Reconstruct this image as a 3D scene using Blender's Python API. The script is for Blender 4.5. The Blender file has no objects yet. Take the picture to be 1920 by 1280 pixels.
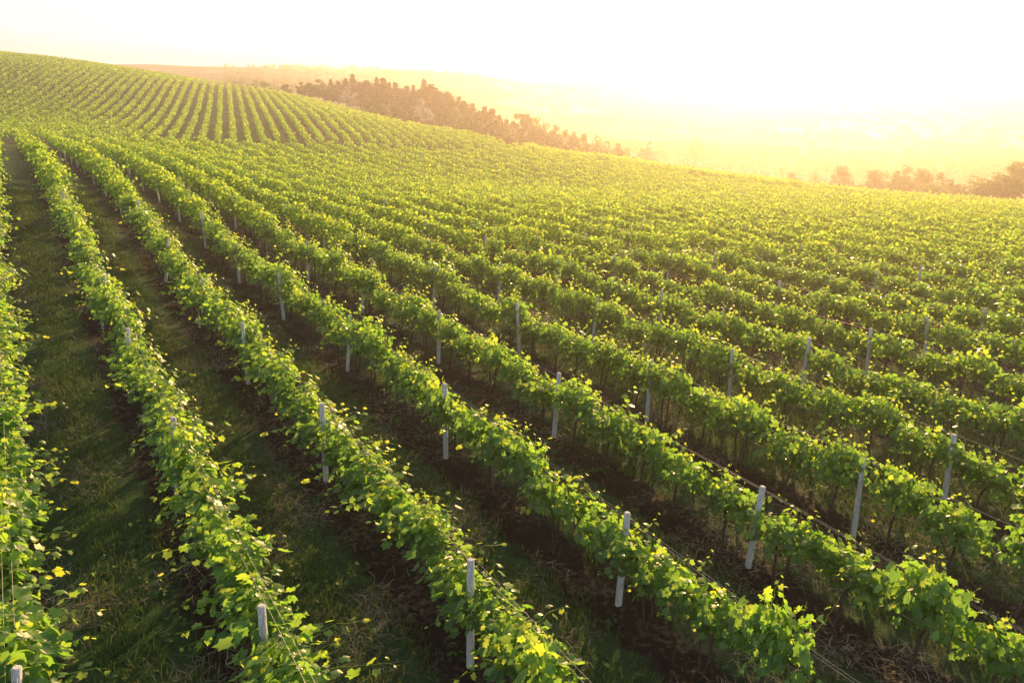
import bpy, math
import numpy as np
from mathutils import Vector, Matrix

sc = bpy.context.scene
R = math.radians
rng = np.random.default_rng(7)

# ------------------------------------------------------------------ camera, sky, sun, exposure
F_PX, PITCH, ROLL = 1387.2, 0.325, 0.0433          # focal length in pixels of a 1920-wide frame
SUN_AZ, SUN_EL = R(17.5), R(16)
SKY_STRENGTH, SUN_STRENGTH, EXPOSURE = 0.05, 5.0, 1.2
HAZE_DENSITY, HAZE_G = 0.0010, 0.69

cp, sp, cr, sr = math.cos(PITCH), math.sin(PITCH), math.cos(ROLL), math.sin(ROLL)
FW = np.array([0, cp, -sp])
_r, _u = np.array([1.0, 0, 0]), np.array([0, sp, cp])
RT, UP = cr * _r + sr * _u, -sr * _r + cr * _u
cam_d = bpy.data.cameras.new("camera")
cam = bpy.data.objects.new("camera", cam_d)
sc.collection.objects.link(cam)
cam.matrix_world = Matrix(((RT[0], UP[0], -FW[0], 0), (RT[1], UP[1], -FW[1], 0), (RT[2], UP[2], -FW[2], 0), (0, 0, 0, 1)))
cam_d.sensor_width = 36.0
cam_d.lens = 36.0 * F_PX / 1920
cam_d.clip_start, cam_d.clip_end = 0.5, 9000
sc.camera = cam

world = bpy.data.worlds.new("World")
sc.world = world
world.use_nodes = True
nt = world.node_tree
bg = nt.nodes['Background']
sky = nt.nodes.new('ShaderNodeTexSky')
sky.sky_type = 'NISHITA'; sky.sun_disc = False
sky.sun_elevation, sky.sun_rotation = SUN_EL, SUN_AZ
sky.air_density, sky.dust_density = 1.0, 2.0
tc = nt.nodes.new('ShaderNodeTexCoord')
mp = nt.nodes.new('ShaderNodeMapping'); mp.inputs['Scale'].default_value = (1, 1, 6)
nz = nt.nodes.new('ShaderNodeTexNoise'); nz.inputs['Scale'].default_value = 2.2; nz.inputs['Detail'].default_value = 5
rp = nt.nodes.new('ShaderNodeValToRGB')
rp.color_ramp.elements[0].position, rp.color_ramp.elements[1].position = 0.3, 0.62
rp.color_ramp.elements[0].color = (7.4, 8.5, 9.9, 1); rp.color_ramp.elements[1].color = (10.8, 11.8, 13.0, 1)
mx = nt.nodes.new('ShaderNodeMix'); mx.data_type = 'RGBA'                     # thin white veil of cloud low in the sky, clearer overhead
sx = nt.nodes.new('ShaderNodeSeparateXYZ')
rv0 = nt.nodes.new('ShaderNodeMapRange'); rv0.inputs[1].default_value, rv0.inputs[2].default_value = 0.12, 0.55
rv0.inputs[3].default_value, rv0.inputs[4].default_value = 0.90, 0.30
nt.links.new(tc.outputs['Generated'], sx.inputs[0]); nt.links.new(sx.outputs[2], rv0.inputs[0]); nt.links.new(rv0.outputs[0], mx.inputs[0])
nt.links.new(tc.outputs['Generated'], mp.inputs[0]); nt.links.new(mp.outputs[0], nz.inputs[0])
nt.links.new(nz.outputs[0], rp.inputs[0])
nt.links.new(sky.outputs[0], mx.inputs[6]); nt.links.new(rp.outputs[0], mx.inputs[7])
nt.links.new(mx.outputs[2], bg.inputs[0])
bg.inputs[1].default_value = SKY_STRENGTH

sun_d = bpy.data.lights.new("sun", 'SUN')
sun_d.energy, sun_d.angle, sun_d.color = SUN_STRENGTH, R(0.6), (1.0, 0.62, 0.27)
sun = bpy.data.objects.new("sun", sun_d)
sc.collection.objects.link(sun)
S = Vector((math.sin(SUN_AZ) * math.cos(SUN_EL), math.cos(SUN_AZ) * math.cos(SUN_EL), math.sin(SUN_EL)))
sun.rotation_euler = (-S).to_track_quat('-Z', 'Y').to_euler()

sc.view_settings.view_transform = 'Standard'
sc.view_settings.look = 'None'
sc.view_settings.exposure = EXPOSURE
sc.view_settings.gamma = 1.0
sc.cycles.use_denoising = True
sc.cycles.max_bounces = 6
sc.cycles.diffuse_bounces = 3
sc.cycles.transmission_bounces = 4
sc.cycles.volume_bounces = 0
sc.cycles.use_adaptive_sampling = True


def pix(P):
    """world points -> photo pixels (1920 x 1280) and depth"""
    P = np.atleast_2d(P)
    zc = P @ FW
    return 960 + F_PX * (P @ RT) / zc, 640 - F_PX * (P @ UP) / zc, zc


def at(u, v, d):
    return d * (FW + (u - 960) / F_PX * RT - (v - 640) / F_PX * UP)


# ------------------------------------------------------------------ rows of the near block and terrain
AZ = -0.6013
RD = np.array([math.sin(AZ), math.cos(AZ)])          # along the rows, away from the camera
RN = np.array([math.cos(AZ), -math.sin(AZ)])         # across the rows
R0, GAP, SPAN, POST_H = 2.0037, 3.0, 6.3835, 1.92
ROW_END = 112.0
HAZ = R(-20.7)                                       # rows of the hill block
HD = np.array([math.sin(HAZ), math.cos(HAZ)]); HN = np.array([math.cos(HAZ), -math.sin(HAZ)])
HGAP = 2.2


def row_off(i):
    tab = [8.6136, 8.0683, 7.9436, 7.5196, 7.1549]
    return tab[i] if 0 <= i < 5 else (8.95 if i < 0 else 7.1549 - 0.36 * (i - 4))


def near_z(x, y):
    return -8.819 - .0305 * x + .024 * y + .001 * x * x + .0007 * x * y - .0008 * y * y


ctl = []
for yy in (7, 12, 18, 24, 30, 35):
    for xx in (-14, -9, -4, 1, 6, 11, 16):
        if -0.62 * yy - 1 < xx < 0.6 * yy + 1 and not (xx > 8 and yy > 30):
            ctl.append((xx, yy, near_z(xx, yy)))
for c in ((-8, 3), (0, 2), (8, 4), (0, -30), (-40, 0), (40, 0)):
    ctl.append((c[0], c[1], -8.6))
ctl += [(-19.3, 37, -7.5), (-22.5, 41.7, -7.4), (-28.9, 51, -7.3), (-25.3, 51, -7.6), (-29.3, 56.9, -7.6), (-32.7, 61.8, -7.6),
        (-21, 34, -7.2), (-23.3, 53.4, -8.4), (-66, 100, -8.9), (-57.9, 93.2, -9.0), (-54.7, 93.9, -9.2), (-51, 94, -9.2)]


def far(d):
    """distances beyond the vineyard"""
    return d if d < 250 else 250 + (d - 250) * .38


def C(u, v, d, zh=0.0):
    p = at(u, v, far(d)); ctl.append((p[0], p[1], p[2] - zh))


for c in (15, 33, 60):                                # the dip at the end of the near rows
    q = RN * c + RD * 116
    ctl.append((q[0], q[1], -9.4 - .03 * (c - 15)))
for a in ((700, 214, 190), (800, 233, 168), (900, 250, 150), (1000, 280, 135), (1150, 307, 124), (1300, 330, 115), (1450, 349, 110), (1600, 365, 105), (1760, 376, 104), (1920, 386, 105)):
    C(a[0], a[1], a[2], 1.6)
for a in ((560, 178, 225), (500, 166, 236), (437, 157, 247), (380, 148, 247), (300, 135, 248), (200, 120, 250), (100, 106, 250), (0, 96, 250), (-200, 78, 250)):
    C(a[0], a[1], a[2], 1.6)
for a in ((437, 200, 165), (300, 200, 160), (150, 180, 165), (0, 175, 165), (600, 215, 150), (-200, 180, 160)):
    C(a[0], a[1], a[2], 1.0)
for u, d in ((1920, 60), (1920, 80), (1600, 60), (1600, 80), (1300, 70), (1300, 90), (1000, 70), (1000, 100)):
    p = at(u, 500, d); k = d / p[1]
    dd = (d - 35) / 75.0
    ctl.append((p[0], p[1], -8.8 - 4.6 * max(dd, 0) ** 1.2))
# behind the crest: the ground falls to the valley, forest ground, valley floor, town, ridges
for u, v, d in ((450, 165, 330), (300, 150, 340), (100, 125, 340), (0, 115, 340), (560, 190, 290), (650, 200, 262), (750, 232, 240), (850, 258, 225), (950, 285, 215), (1100, 335, 235), (1300, 375, 215),
                (900, 262, 180), (1000, 292, 165), (1150, 313, 152), (1300, 337, 142), (1450, 357, 136), (1600, 376, 130), (1760, 389, 128), (1920, 400, 128),
                (1500, 400, 190), (1700, 415, 185), (1920, 430, 185),
                (480, 166, 700), (300, 150, 700), (620, 170, 700), (850, 215, 500), (1000, 270, 420), (1200, 300, 420), (1500, 318, 420), (1750, 330, 420), (1920, 335, 420), (1100, 252, 760), (1300, 262, 760),
                (1500, 272, 760), (1750, 285, 760), (1920, 290, 760), (800, 190, 900), (1040, 212, 1200), (1300, 225, 1200), (1700, 240, 1100), (1920, 255, 1100), (620, 142, 1300), (300, 135, 1300),
                (200, 121, 1900), (300, 121, 1900), (440, 126, 1900), (600, 127, 1900), (760, 134, 1900), (900, 140, 1900), (1100, 152, 1900), (1300, 170, 1900), (1500, 176, 1900), (1700, 170, 1900), (1920, 183, 1900),
                (0, 119, 1900), (2300, 190, 1900), (2300, 330, 420), (2300, 250, 1100), (-300, 110, 1900), (-400, 100, 1200)):
    C(u, v, d)
for a in range(-60, 61, 20):
    ctl.append((1300 * math.sin(R(a)), 1300 * math.cos(R(a)), 5.0))
for a in (110, 180, 250):
    ctl.append((300 * math.sin(R(a)), 300 * math.cos(R(a)), -12.0))
    ctl.append((1200 * math.sin(R(a)), 1200 * math.cos(R(a)), -20.0))
ctl = np.array(ctl)


def warp(xy):
    r = np.hypot(xy[..., 0], xy[..., 1])[..., None] + 1e-6
    return xy * (np.arcsinh(r / 25.0) / r)


def _phi(r2):
    return 0.5 * r2 * np.log(r2 + 1e-9)


_W = warp(ctl[:, :2])
_n = len(_W)
_K = _phi(((_W[:, None] - _W[None]) ** 2).sum(-1)) + np.eye(_n) * 0.004
_P = np.hstack([np.ones((_n, 1)), _W])
_c = np.linalg.solve(np.block([[_K, _P], [_P.T, np.zeros((3, 3))]]), np.concatenate([ctl[:, 2], np.zeros(3)]))


def ground_z(x, y):
    xy = np.stack([np.asarray(x, float).ravel(), np.asarray(y, float).ravel()], -1)
    out = np.empty(len(xy))
    for a in range(0, len(xy), 20000):
        w = warp(xy[a:a + 20000])
        out[a:a + 20000] = _phi(((w[:, None] - _W[None]) ** 2).sum(-1)) @ _c[:_n] + _c[_n] + w @ _c[_n + 1:]
    return out.reshape(np.shape(x))


def vnoise(x, y, seed=0):
    """smooth value noise in 0..1"""
    xi, yi = np.floor(x).astype(np.int64), np.floor(y).astype(np.int64)
    fx, fy = x - xi, y - yi
    fx, fy = fx * fx * (3 - 2 * fx), fy * fy * (3 - 2 * fy)

    def h(a, b):
        n = (a * 374761393 + b * 668265263 + seed * 1274126177) & 0xffffffff
        n = ((n ^ (n >> 13)) * 1274126177) & 0xffffffff
        return ((n ^ (n >> 16)) & 0xffff) / 65535.0
    return (h(xi, yi) * (1 - fx) + h(xi + 1, yi) * fx) * (1 - fy) + (h(xi, yi + 1) * (1 - fx) + h(xi + 1, yi + 1) * fx) * fy


# edge of the vineyard seen against the valley: depth by photo column
_EU = [-400, 0, 200, 437, 560, 700, 800, 900, 1000, 1150, 1300, 1450, 1600, 1760, 1920, 2400]
_ED = [252, 252, 252, 249, 228, 192, 170, 152, 137, 126, 117, 112, 107, 106, 107, 108]


def inside_vineyard(x, y, z):
    u, v, d = pix(np.stack([x, y, z], -1))
    return (d > 1) & (d < np.interp(u, _EU, _ED))


def in_frame(P, m=60):
    u, v, d = pix(P)
    return (d > 2) & (u > -m) & (u < 1920 + m) & (v > -m) & (v < 1280 + m)


# ------------------------------------------------------------------ materials
def new_mat(name):
    m = bpy.data.materials.new(name); m.use_nodes = True
    n = m.node_tree.nodes; n.clear()
    out = n.new('ShaderNodeOutputMaterial')
    return m, m.node_tree, out


def ramp(nt, stops):
    r = nt.nodes.new('ShaderNodeValToRGB')
    e = r.color_ramp.elements
    while len(e) < len(stops):
        e.new(0.5)
    for k, (p, c) in enumerate(stops):
        e[k].position = p; e[k].color = (*c, 1)
    return r


def leaf_mat(name, stops, tstops, trans=0.45, rough=0.38, spec=0.5):
    m, nt, out = new_mat(name)
    at_ = nt.nodes.new('ShaderNodeAttribute'); at_.attribute_name = 'tint'
    a, b = ramp(nt, stops), ramp(nt, tstops)
    nt.links.new(at_.outputs['Fac'], a.inputs[0]); nt.links.new(at_.outputs['Fac'], b.inputs[0])
    p = nt.nodes.new('ShaderNodeBsdfPrincipled')
    p.inputs['Roughness'].default_value = rough
    p.inputs['Specular IOR Level'].default_value = spec
    t = nt.nodes.new('ShaderNodeBsdfTranslucent')
    mix = nt.nodes.new('ShaderNodeMixShader'); mix.inputs[0].default_value = trans
    nt.links.new(a.outputs[0], p.inputs['Base Color']); nt.links.new(b.outputs[0], t.inputs[0])
    nt.links.new(p.outputs[0], mix.inputs[1]); nt.links.new(t.outputs[0], mix.inputs[2])
    nt.links.new(mix.outputs[0], out.inputs[0])
    return m


def noisy_mat(name, stops, scale, rough=0.85, bump=0.3, detail=8, coord='Object', stretch=(1, 1, 1)):
    m, nt, out = new_mat(name)
    tc = nt.nodes.new('ShaderNodeTexCoord'); mp = nt.nodes.new('ShaderNodeMapping'); mp.inputs['Scale'].default_value = stretch
    nz = nt.nodes.new('ShaderNodeTexNoise'); nz.inputs['Scale'].default_value = scale; nz.inputs['Detail'].default_value = detail
    nt.links.new(tc.outputs[coord], mp.inputs[0]); nt.links.new(mp.outputs[0], nz.inputs[0])
    r = ramp(nt, stops); nt.links.new(nz.outputs[0], r.inputs[0])
    p = nt.nodes.new('ShaderNodeBsdfPrincipled'); p.inputs['Roughness'].default_value = rough
    b = nt.nodes.new('ShaderNodeBump'); b.inputs['Strength'].default_value = bump; b.inputs['Distance'].default_value = 0.02
    nt.links.new(nz.outputs[0], b.inputs['Height']); nt.links.new(b.outputs[0], p.inputs['Normal'])
    nt.links.new(r.outputs[0], p.inputs['Base Color']); nt.links.new(p.outputs[0], out.inputs[0])
    return m


M = {}
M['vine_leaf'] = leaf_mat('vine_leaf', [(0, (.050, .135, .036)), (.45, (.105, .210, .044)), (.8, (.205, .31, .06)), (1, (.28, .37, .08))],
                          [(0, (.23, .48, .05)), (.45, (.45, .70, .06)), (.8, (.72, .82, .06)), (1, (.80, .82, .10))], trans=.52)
M['far_leaf'] = leaf_mat('far_leaf', [(0, (.050, .135, .036)), (.45, (.105, .210, .044)), (.8, (.205, .31, .06)), (1, (.28, .37, .08))],
                          [(0, (.23, .48, .05)), (.45, (.45, .70, .06)), (.8, (.72, .82, .06)), (1, (.80, .82, .10))], trans=.52, rough=.62, spec=.15)
M['grass'] = leaf_mat('grass_blade', [(0, (.030, .080, .020)), (.6, (.065, .135, .030)), (.8, (.18, .16, .06)), (1, (.30, .24, .12))],
                      [(0, (.05, .12, .01)), (.6, (.10, .17, .02)), (.8, (.16, .14, .04)), (1, (.22, .17, .08))], trans=.35, rough=.6, spec=.2)
M['straw'] = leaf_mat('dry_straw', [(0, (.14, .105, .07)), (.5, (.27, .22, .16)), (1, (.42, .36, .28))], [(0, (.05, .04, .02)), (1, (.15, .12, .07))], trans=.15, rough=.7, spec=.2)
M['bark'] = noisy_mat('vine_bark', [(.3, (.020, .014, .010)), (.7, (.075, .052, .038))], 30, bump=.8, stretch=(1, 1, .25))
M['tree_bark'] = noisy_mat('tree_bark', [(.3, (.04, .03, .022)), (.7, (.10, .075, .055))], 4, bump=.6, stretch=(1, 1, .3))
M['concrete'] = noisy_mat('weathered_concrete', [(.28, (.16, .155, .15)), (.40, (.42, .415, .41)), (.6, (.60, .60, .59)), (.75, (.74, .74, .73))], 9, rough=.9, bump=.8, coord='Generated', stretch=(1, 1, 1.6))
m, nt_, out = new_mat('steel_wire'); p = nt_.nodes.new('ShaderNodeBsdfPrincipled')
p.inputs['Base Color'].default_value = (.34, .33, .32, 1); p.inputs['Metallic'].default_value = .8; p.inputs['Roughness'].default_value = .42
nt_.links.new(p.outputs[0], out.inputs[0]); M['wire'] = m
M['pine'] = leaf_mat('pine_needles', [(0, (.012, .020, .010)), (.5, (.034, .042, .020)), (1, (.075, .064, .032))], [(0, (.03, .05, .015)), (1, (.10, .09, .03))], trans=.2, rough=.6, spec=.2)
M['broad'] = leaf_mat('broad_leaves', [(0, (.026, .060, .014)), (.5, (.055, .100, .020)), (1, (.11, .15, .035))], [(0, (.08, .17, .02)), (1, (.26, .32, .05))], trans=.35, rough=.55, spec=.25)
M['blossom'] = leaf_mat('pale_blossom', [(0, (.16, .17, .13)), (.4, (.36, .35, .33)), (1, (.58, .55, .55))], [(0, (.2, .2, .15)), (1, (.4, .38, .36))], trans=.3, rough=.7, spec=.2)
M['house_wall'] = noisy_mat('pale_render', [(.3, (.62, .59, .54)), (.7, (.78, .76, .72))], .8, bump=.1)
M['house_roof'] = noisy_mat('roof_tiles', [(.3, (.30, .16, .11)), (.7, (.42, .26, .19))], 1.5, bump=.2)
M['pale_roof'] = noisy_mat('pale_metal_roof', [(.3, (.36, .36, .36)), (.7, (.52, .51, .50))], 1.0, rough=.85, bump=.1)
M['window'] = noisy_mat('dark_window', [(.3, (.10, .11, .13)), (.7, (.18, .19, .21))], .5, rough=.2, bump=0)


def ground_material(name, az, gap, r0, soil_amt, soil, grass, straw):
    """bare worked soil under the rows, grass with dry patches in the alleys"""
    m, nt, out = new_mat(name)
    N, L = nt.nodes.new, nt.links.new

    def math_(op, a, b=None, c=None):
        n = N('ShaderNodeMath'); n.operation = op
        for k, q in enumerate((a, b, c)):
            if q is None:
                continue
            if isinstance(q, (int, float)):
                n.inputs[k].default_value = q
            else:
                L(q, n.inputs[k])
        return n.outputs[0]
    g = N('ShaderNodeNewGeometry')
    dot = N('ShaderNodeVectorMath'); dot.operation = 'DOT_PRODUCT'
    L(g.outputs['Position'], dot.inputs[0]); dot.inputs[1].default_value = (math.cos(az), -math.sin(az), 0)
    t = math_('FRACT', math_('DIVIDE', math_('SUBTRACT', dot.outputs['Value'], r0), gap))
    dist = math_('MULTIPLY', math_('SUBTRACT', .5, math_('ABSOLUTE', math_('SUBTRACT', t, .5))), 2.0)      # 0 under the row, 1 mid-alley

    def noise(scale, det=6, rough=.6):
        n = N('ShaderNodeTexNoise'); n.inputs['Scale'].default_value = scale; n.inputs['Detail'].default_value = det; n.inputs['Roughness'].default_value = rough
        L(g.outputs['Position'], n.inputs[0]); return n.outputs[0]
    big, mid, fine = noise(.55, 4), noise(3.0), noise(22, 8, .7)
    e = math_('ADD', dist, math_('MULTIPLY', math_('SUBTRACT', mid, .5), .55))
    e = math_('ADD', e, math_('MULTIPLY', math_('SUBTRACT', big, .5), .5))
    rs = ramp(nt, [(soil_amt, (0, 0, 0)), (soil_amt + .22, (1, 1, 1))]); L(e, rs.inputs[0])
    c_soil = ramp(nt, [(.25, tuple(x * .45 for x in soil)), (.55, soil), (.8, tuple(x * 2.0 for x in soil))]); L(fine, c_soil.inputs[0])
    c_grass = ramp(nt, [(.25, tuple(x * .5 for x in grass)), (.5, grass), (.8, tuple(x * 1.7 for x in grass))]); L(fine, c_grass.inputs[0])
    mix1 = N('ShaderNodeMix'); mix1.data_type = 'RGBA'
    L(rs.outputs[0], mix1.inputs[0]); L(c_soil.outputs[0], mix1.inputs[6]); L(c_grass.outputs[0], mix1.inputs[7])
    dry = math_('MULTIPLY', noise(.9, 5), noise(9, 5))
    rd = ramp(nt, [(.26, (0, 0, 0)), (.40, (.8, .8, .8))]); L(dry, rd.inputs[0])
    mix2 = N('ShaderNodeMix'); mix2.data_type = 'RGBA'
    L(rd.outputs[0], mix2.inputs[0]); L(mix1.outputs[2], mix2.inputs[6]); mix2.inputs[7].default_value = (*straw, 1)
    p = N('ShaderNodeBsdfPrincipled'); p.inputs['Roughness'].default_value = .95; p.inputs['Specular IOR Level'].default_value = .15
    b = N('ShaderNodeBump'); b.inputs['Strength'].default_value = 1.0; b.inputs['Distance'].default_value = .12
    L(math_('ADD', fine, mid), b.inputs['Height']); L(b.outputs[0], p.inputs['Normal'])
    L(mix2.outputs[2], p.inputs['Base Color']); L(p.outputs[0], out.inputs[0])
    return m


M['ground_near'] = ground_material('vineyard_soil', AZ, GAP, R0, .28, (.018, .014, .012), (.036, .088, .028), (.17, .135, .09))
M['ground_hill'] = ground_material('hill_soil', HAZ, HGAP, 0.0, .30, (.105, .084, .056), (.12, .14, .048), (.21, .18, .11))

m, nt_, out = new_mat('valley_fields')
g = nt_.nodes.new('ShaderNodeNewGeometry')
mp = nt_.nodes.new('ShaderNodeMapping'); mp.inputs['Scale'].default_value = (.009, .022, 0); mp.inputs['Rotation'].default_value = (0, 0, .25)
vo = nt_.nodes.new('ShaderNodeTexVoronoi'); vo.inputs['Scale'].default_value = 1.0
rv = ramp(nt_, [(0, (.035, .055, .018)), (.25, (.08, .11, .04)), (.45, (.17, .15, .08)), (.6, (.05, .08, .025)), (.8, (.24, .22, .14)), (1, (.07, .09, .04))])
rv.color_ramp.interpolation = 'CONSTANT'
sep = nt_.nodes.new('ShaderNodeSeparateColor')
nz2 = nt_.nodes.new('ShaderNodeTexNoise'); nz2.inputs['Scale'].default_value = .02; nz2.inputs['Detail'].default_value = 8
rn = ramp(nt_, [(.35, (.02, .03, .010)), (.65, (.12, .12, .055))])
mxv = nt_.nodes.new('ShaderNodeMix'); mxv.data_type = 'RGBA'; mxv.inputs[0].default_value = .4
pv = nt_.nodes.new('ShaderNodeBsdfPrincipled'); pv.inputs['Roughness'].default_value = 1; pv.inputs['Specular IOR Level'].default_value = .05
l = nt_.links.new
l(g.outputs['Position'], mp.inputs[0]); l(mp.outputs[0], vo.inputs[0]); l(vo.outputs['Color'], sep.inputs[0]); l(sep.outputs[0], rv.inputs[0])
l(g.outputs['Position'], nz2.inputs[0]); l(nz2.outputs[0], rn.inputs[0]); l(rv.outputs[0], mxv.inputs[6]); l(rn.outputs[0], mxv.inputs[7])
l(mxv.outputs[2], pv.inputs['Base Color']); l(pv.outputs[0], out.inputs[0])
M['valley'] = m


# ------------------------------------------------------------------ mesh helpers
def mesh(name, V, Fc, mats, tint=None, mi=None, smooth=False):
    V, Fc = np.asarray(V, np.float32), np.asarray(Fc, np.int32)
    k = Fc.shape[1]
    me = bpy.data.meshes.new(name)
    me.vertices.add(len(V)); me.vertices.foreach_set('co', V.ravel())
    me.loops.add(Fc.size); me.loops.foreach_set('vertex_index', Fc.ravel())
    me.polygons.add(len(Fc)); me.polygons.foreach_set('loop_start', np.arange(len(Fc), dtype=np.int32) * k)
    if mi is not None:
        me.polygons.foreach_set('material_index', np.asarray(mi, np.int32))
    if smooth:
        me.polygons.foreach_set('use_smooth', np.ones(len(Fc), bool))
    for mm in (mats if isinstance(mats, (list, tuple)) else [mats]):
        me.materials.append(M[mm])
    if tint is not None:
        a = me.attributes.new('tint', 'FLOAT', 'FACE'); a.data.foreach_set('value', np.asarray(tint, np.float32))
    me.update(calc_edges=True)
    return me


def link(name, data, parent=None, loc=None, rot=None, scale=None):
    o = bpy.data.objects.new(name, data)
    sc.collection.objects.link(o)
    if parent is not None:
        o.parent = parent
    if loc is not None:
        o.location = loc
    if rot is not None:
        o.rotation_euler = rot
    if scale is not None:
        o.scale = scale
    return o


def tag(o, label, cat, group=None, kind=None):
    o['label'] = label; o['category'] = cat
    if group: o['group'] = group
    if kind: o['kind'] = kind
    return o


def norm(a):
    return a / (np.linalg.norm(a, axis=-1, keepdims=True) + 1e-9)


class Tris:
    """collects triangle soups and tubes into one mesh"""
    def __init__(s):
        s.V, s.F, s.T, s.M, s.n = [], [], [], [], 0

    def add(s, V, Fc, tint=0.0, mi=0):
        V, Fc = np.asarray(V, float).reshape(-1, 3), np.asarray(Fc, int)
        if Fc.shape[1] == 4:
            Fc = np.vstack([Fc[:, [0, 1, 2]], Fc[:, [0, 2, 3]]])
            if np.ndim(tint): tint = np.concatenate([tint, tint])
        s.V.append(V); s.F.append(Fc + s.n); s.n += len(V)
        s.T.append(np.broadcast_to(np.asarray(tint, float), (len(Fc),))); s.M.append(np.full(len(Fc), mi))

    def tube(s, pts, rad, sides=6, tint=0.2, mi=0, cap=True):
        pts = np.asarray(pts, float); n = len(pts)
        rad = np.broadcast_to(np.asarray(rad, float), (n,))
        t = norm(np.gradient(pts, axis=0))
        ref = np.where(np.abs(t[:, 2:3]) > .9, np.array([[1.0, 0, 0]]), np.array([[0, 0, 1.0]]))
        a = norm(np.cross(t, ref)); b = np.cross(t, a)
        ang = np.linspace(0, 2 * math.pi, sides, endpoint=False)
        V = pts[:, None] + rad[:, None, None] * (np.cos(ang)[None, :, None] * a[:, None] + np.sin(ang)[None, :, None] * b[:, None])
        V = V.reshape(-1, 3)
        i, j = np.meshgrid(np.arange(n - 1), np.arange(sides), indexing='ij')
        j2 = (j + 1) % sides
        Q = np.stack([i * sides + j, i * sides + j2, (i + 1) * sides + j2, (i + 1) * sides + j], -1).reshape(-1, 4)
        s.add(V, Q, tint, mi)
        if cap:
            c = len(V)
            e = (n - 1) * sides
            s.add(np.vstack([V[e:e + sides], pts[-1:]]), np.array([[q, (q + 1) % sides, sides] for q in range(sides)]), tint, mi)

    def mesh(s, name, mats, smooth=False):
        return mesh(name, np.vstack(s.V), np.vstack(s.F), mats, np.concatenate(s.T), np.concatenate(s.M), smooth)


# palmate vine leaf: base notch, two lower lobes, two side lobes, pointed tip; y runs to the tip
LEAF = np.array([(0, .02, 0), (.30, -.16, -.06), (.48, .16, -.10), (.40, .34, -.05), (.50, .62, -.10), (.22, .66, -.03), (0, 1.0, -.14),
                 (-.22, .66, -.03), (-.50, .62, -.10), (-.40, .34, -.05), (-.48, .16, -.10), (-.30, -.16, -.06), (0, .36, .03)])
LEAF_F = np.array([(k, (k + 1) % 12, 12) for k in range(12)])
LEAF6 = np.array([(0, 0, 0), (.46, .05, -.08), (.48, .60, -.10), (0, 1.0, -.14), (-.48, .60, -.10), (-.46, .05, -.08)])
LEAF6_F = np.array([(0, 1, 2), (0, 2, 3), (0, 3, 4), (0, 4, 5)])


def leaves(T, pos, nrm, tip, size, tint, shape=LEAF, faces=LEAF_F, mi=0, r=rng):
    n = len(pos)
    nrm = norm(nrm); tip = norm(tip - (tip * nrm).sum(-1, keepdims=True) * nrm); side = np.cross(tip, nrm)
    curl = r.uniform(.2, 2.2, n)[:, None] * np.where(r.random(n) < .2, -1, 1)[:, None]
    sx = r.uniform(.85, 1.1, n)[:, None, None]
    V = pos[:, None] + size[:, None, None] * (sx * shape[None, :, 0:1] * side[:, None] + shape[None, :, 1:2] * tip[:, None] + (curl * shape[None, :, 2])[..., None] * nrm[:, None])
    k = len(shape)
    Fc = (faces[None] + (np.arange(n) * k)[:, None, None]).reshape(-1, 3)
    T.add(V.reshape(-1, 3), Fc, np.repeat(np.clip(tint, 0, 1), len(faces)), mi)


def shoot_path(r, base, d, length, sag, n=9):
    t = np.linspace(0, 1, n)[:, None]
    wob = np.cumsum(r.normal(0, .02, (n, 3)), 0) * length
    p = base + d * length * t + wob
    p[:, 2] -= sag * length * (t[:, 0] ** 2)
    return p


def dress_shoot(T, r, path, size0, mature, step=.062):
    """leaves alternate along a shoot, shrinking and yellowing to the tip"""
    seg = np.linalg.norm(np.diff(path, axis=0), axis=1); L = seg.sum(); cum = np.concatenate([[0], np.cumsum(seg)])
    n = max(4, int(L / step))
    f = (np.arange(n) + r.uniform(.2, .8)) / n
    pos = np.stack([np.interp(f * L, cum, path[:, k]) for k in range(3)], -1)
    t = norm(np.gradient(path, axis=0)); td = norm(np.stack([np.interp(f * L, cum, t[:, k]) for k in range(3)], -1))
    lat = norm(np.cross(td, np.array([0, 0, 1.0]) + r.normal(0, .25, (n, 3)))) * np.where(np.arange(n) % 2, 1, -1)[:, None]
    size = size0 * np.interp(f, [0, .5, .85, 1], [1, 1, .62, .36]) * r.uniform(.75, 1.15, n)
    pet = pos + lat * (size * .55)[:, None] + r.normal(0, .02, (n, 3))
    nr = lat * .45 + np.array([0, 0, .60]) + td * .15 + np.stack([0 * f, np.sign(pet[:, 1]) * .35, 0 * f], -1) + r.normal(0, .5, (n, 3))
    tip = lat * .8 + td * .25 + np.array([0, 0, -.55]) + r.normal(0, .3, (n, 3))
    tint = mature + np.interp(f, [0, .55, 1], [0, .15, .62]) + r.normal(0, .09, n)
    leaves(T, pet, nr, tip, size, tint, r=r)


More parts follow.
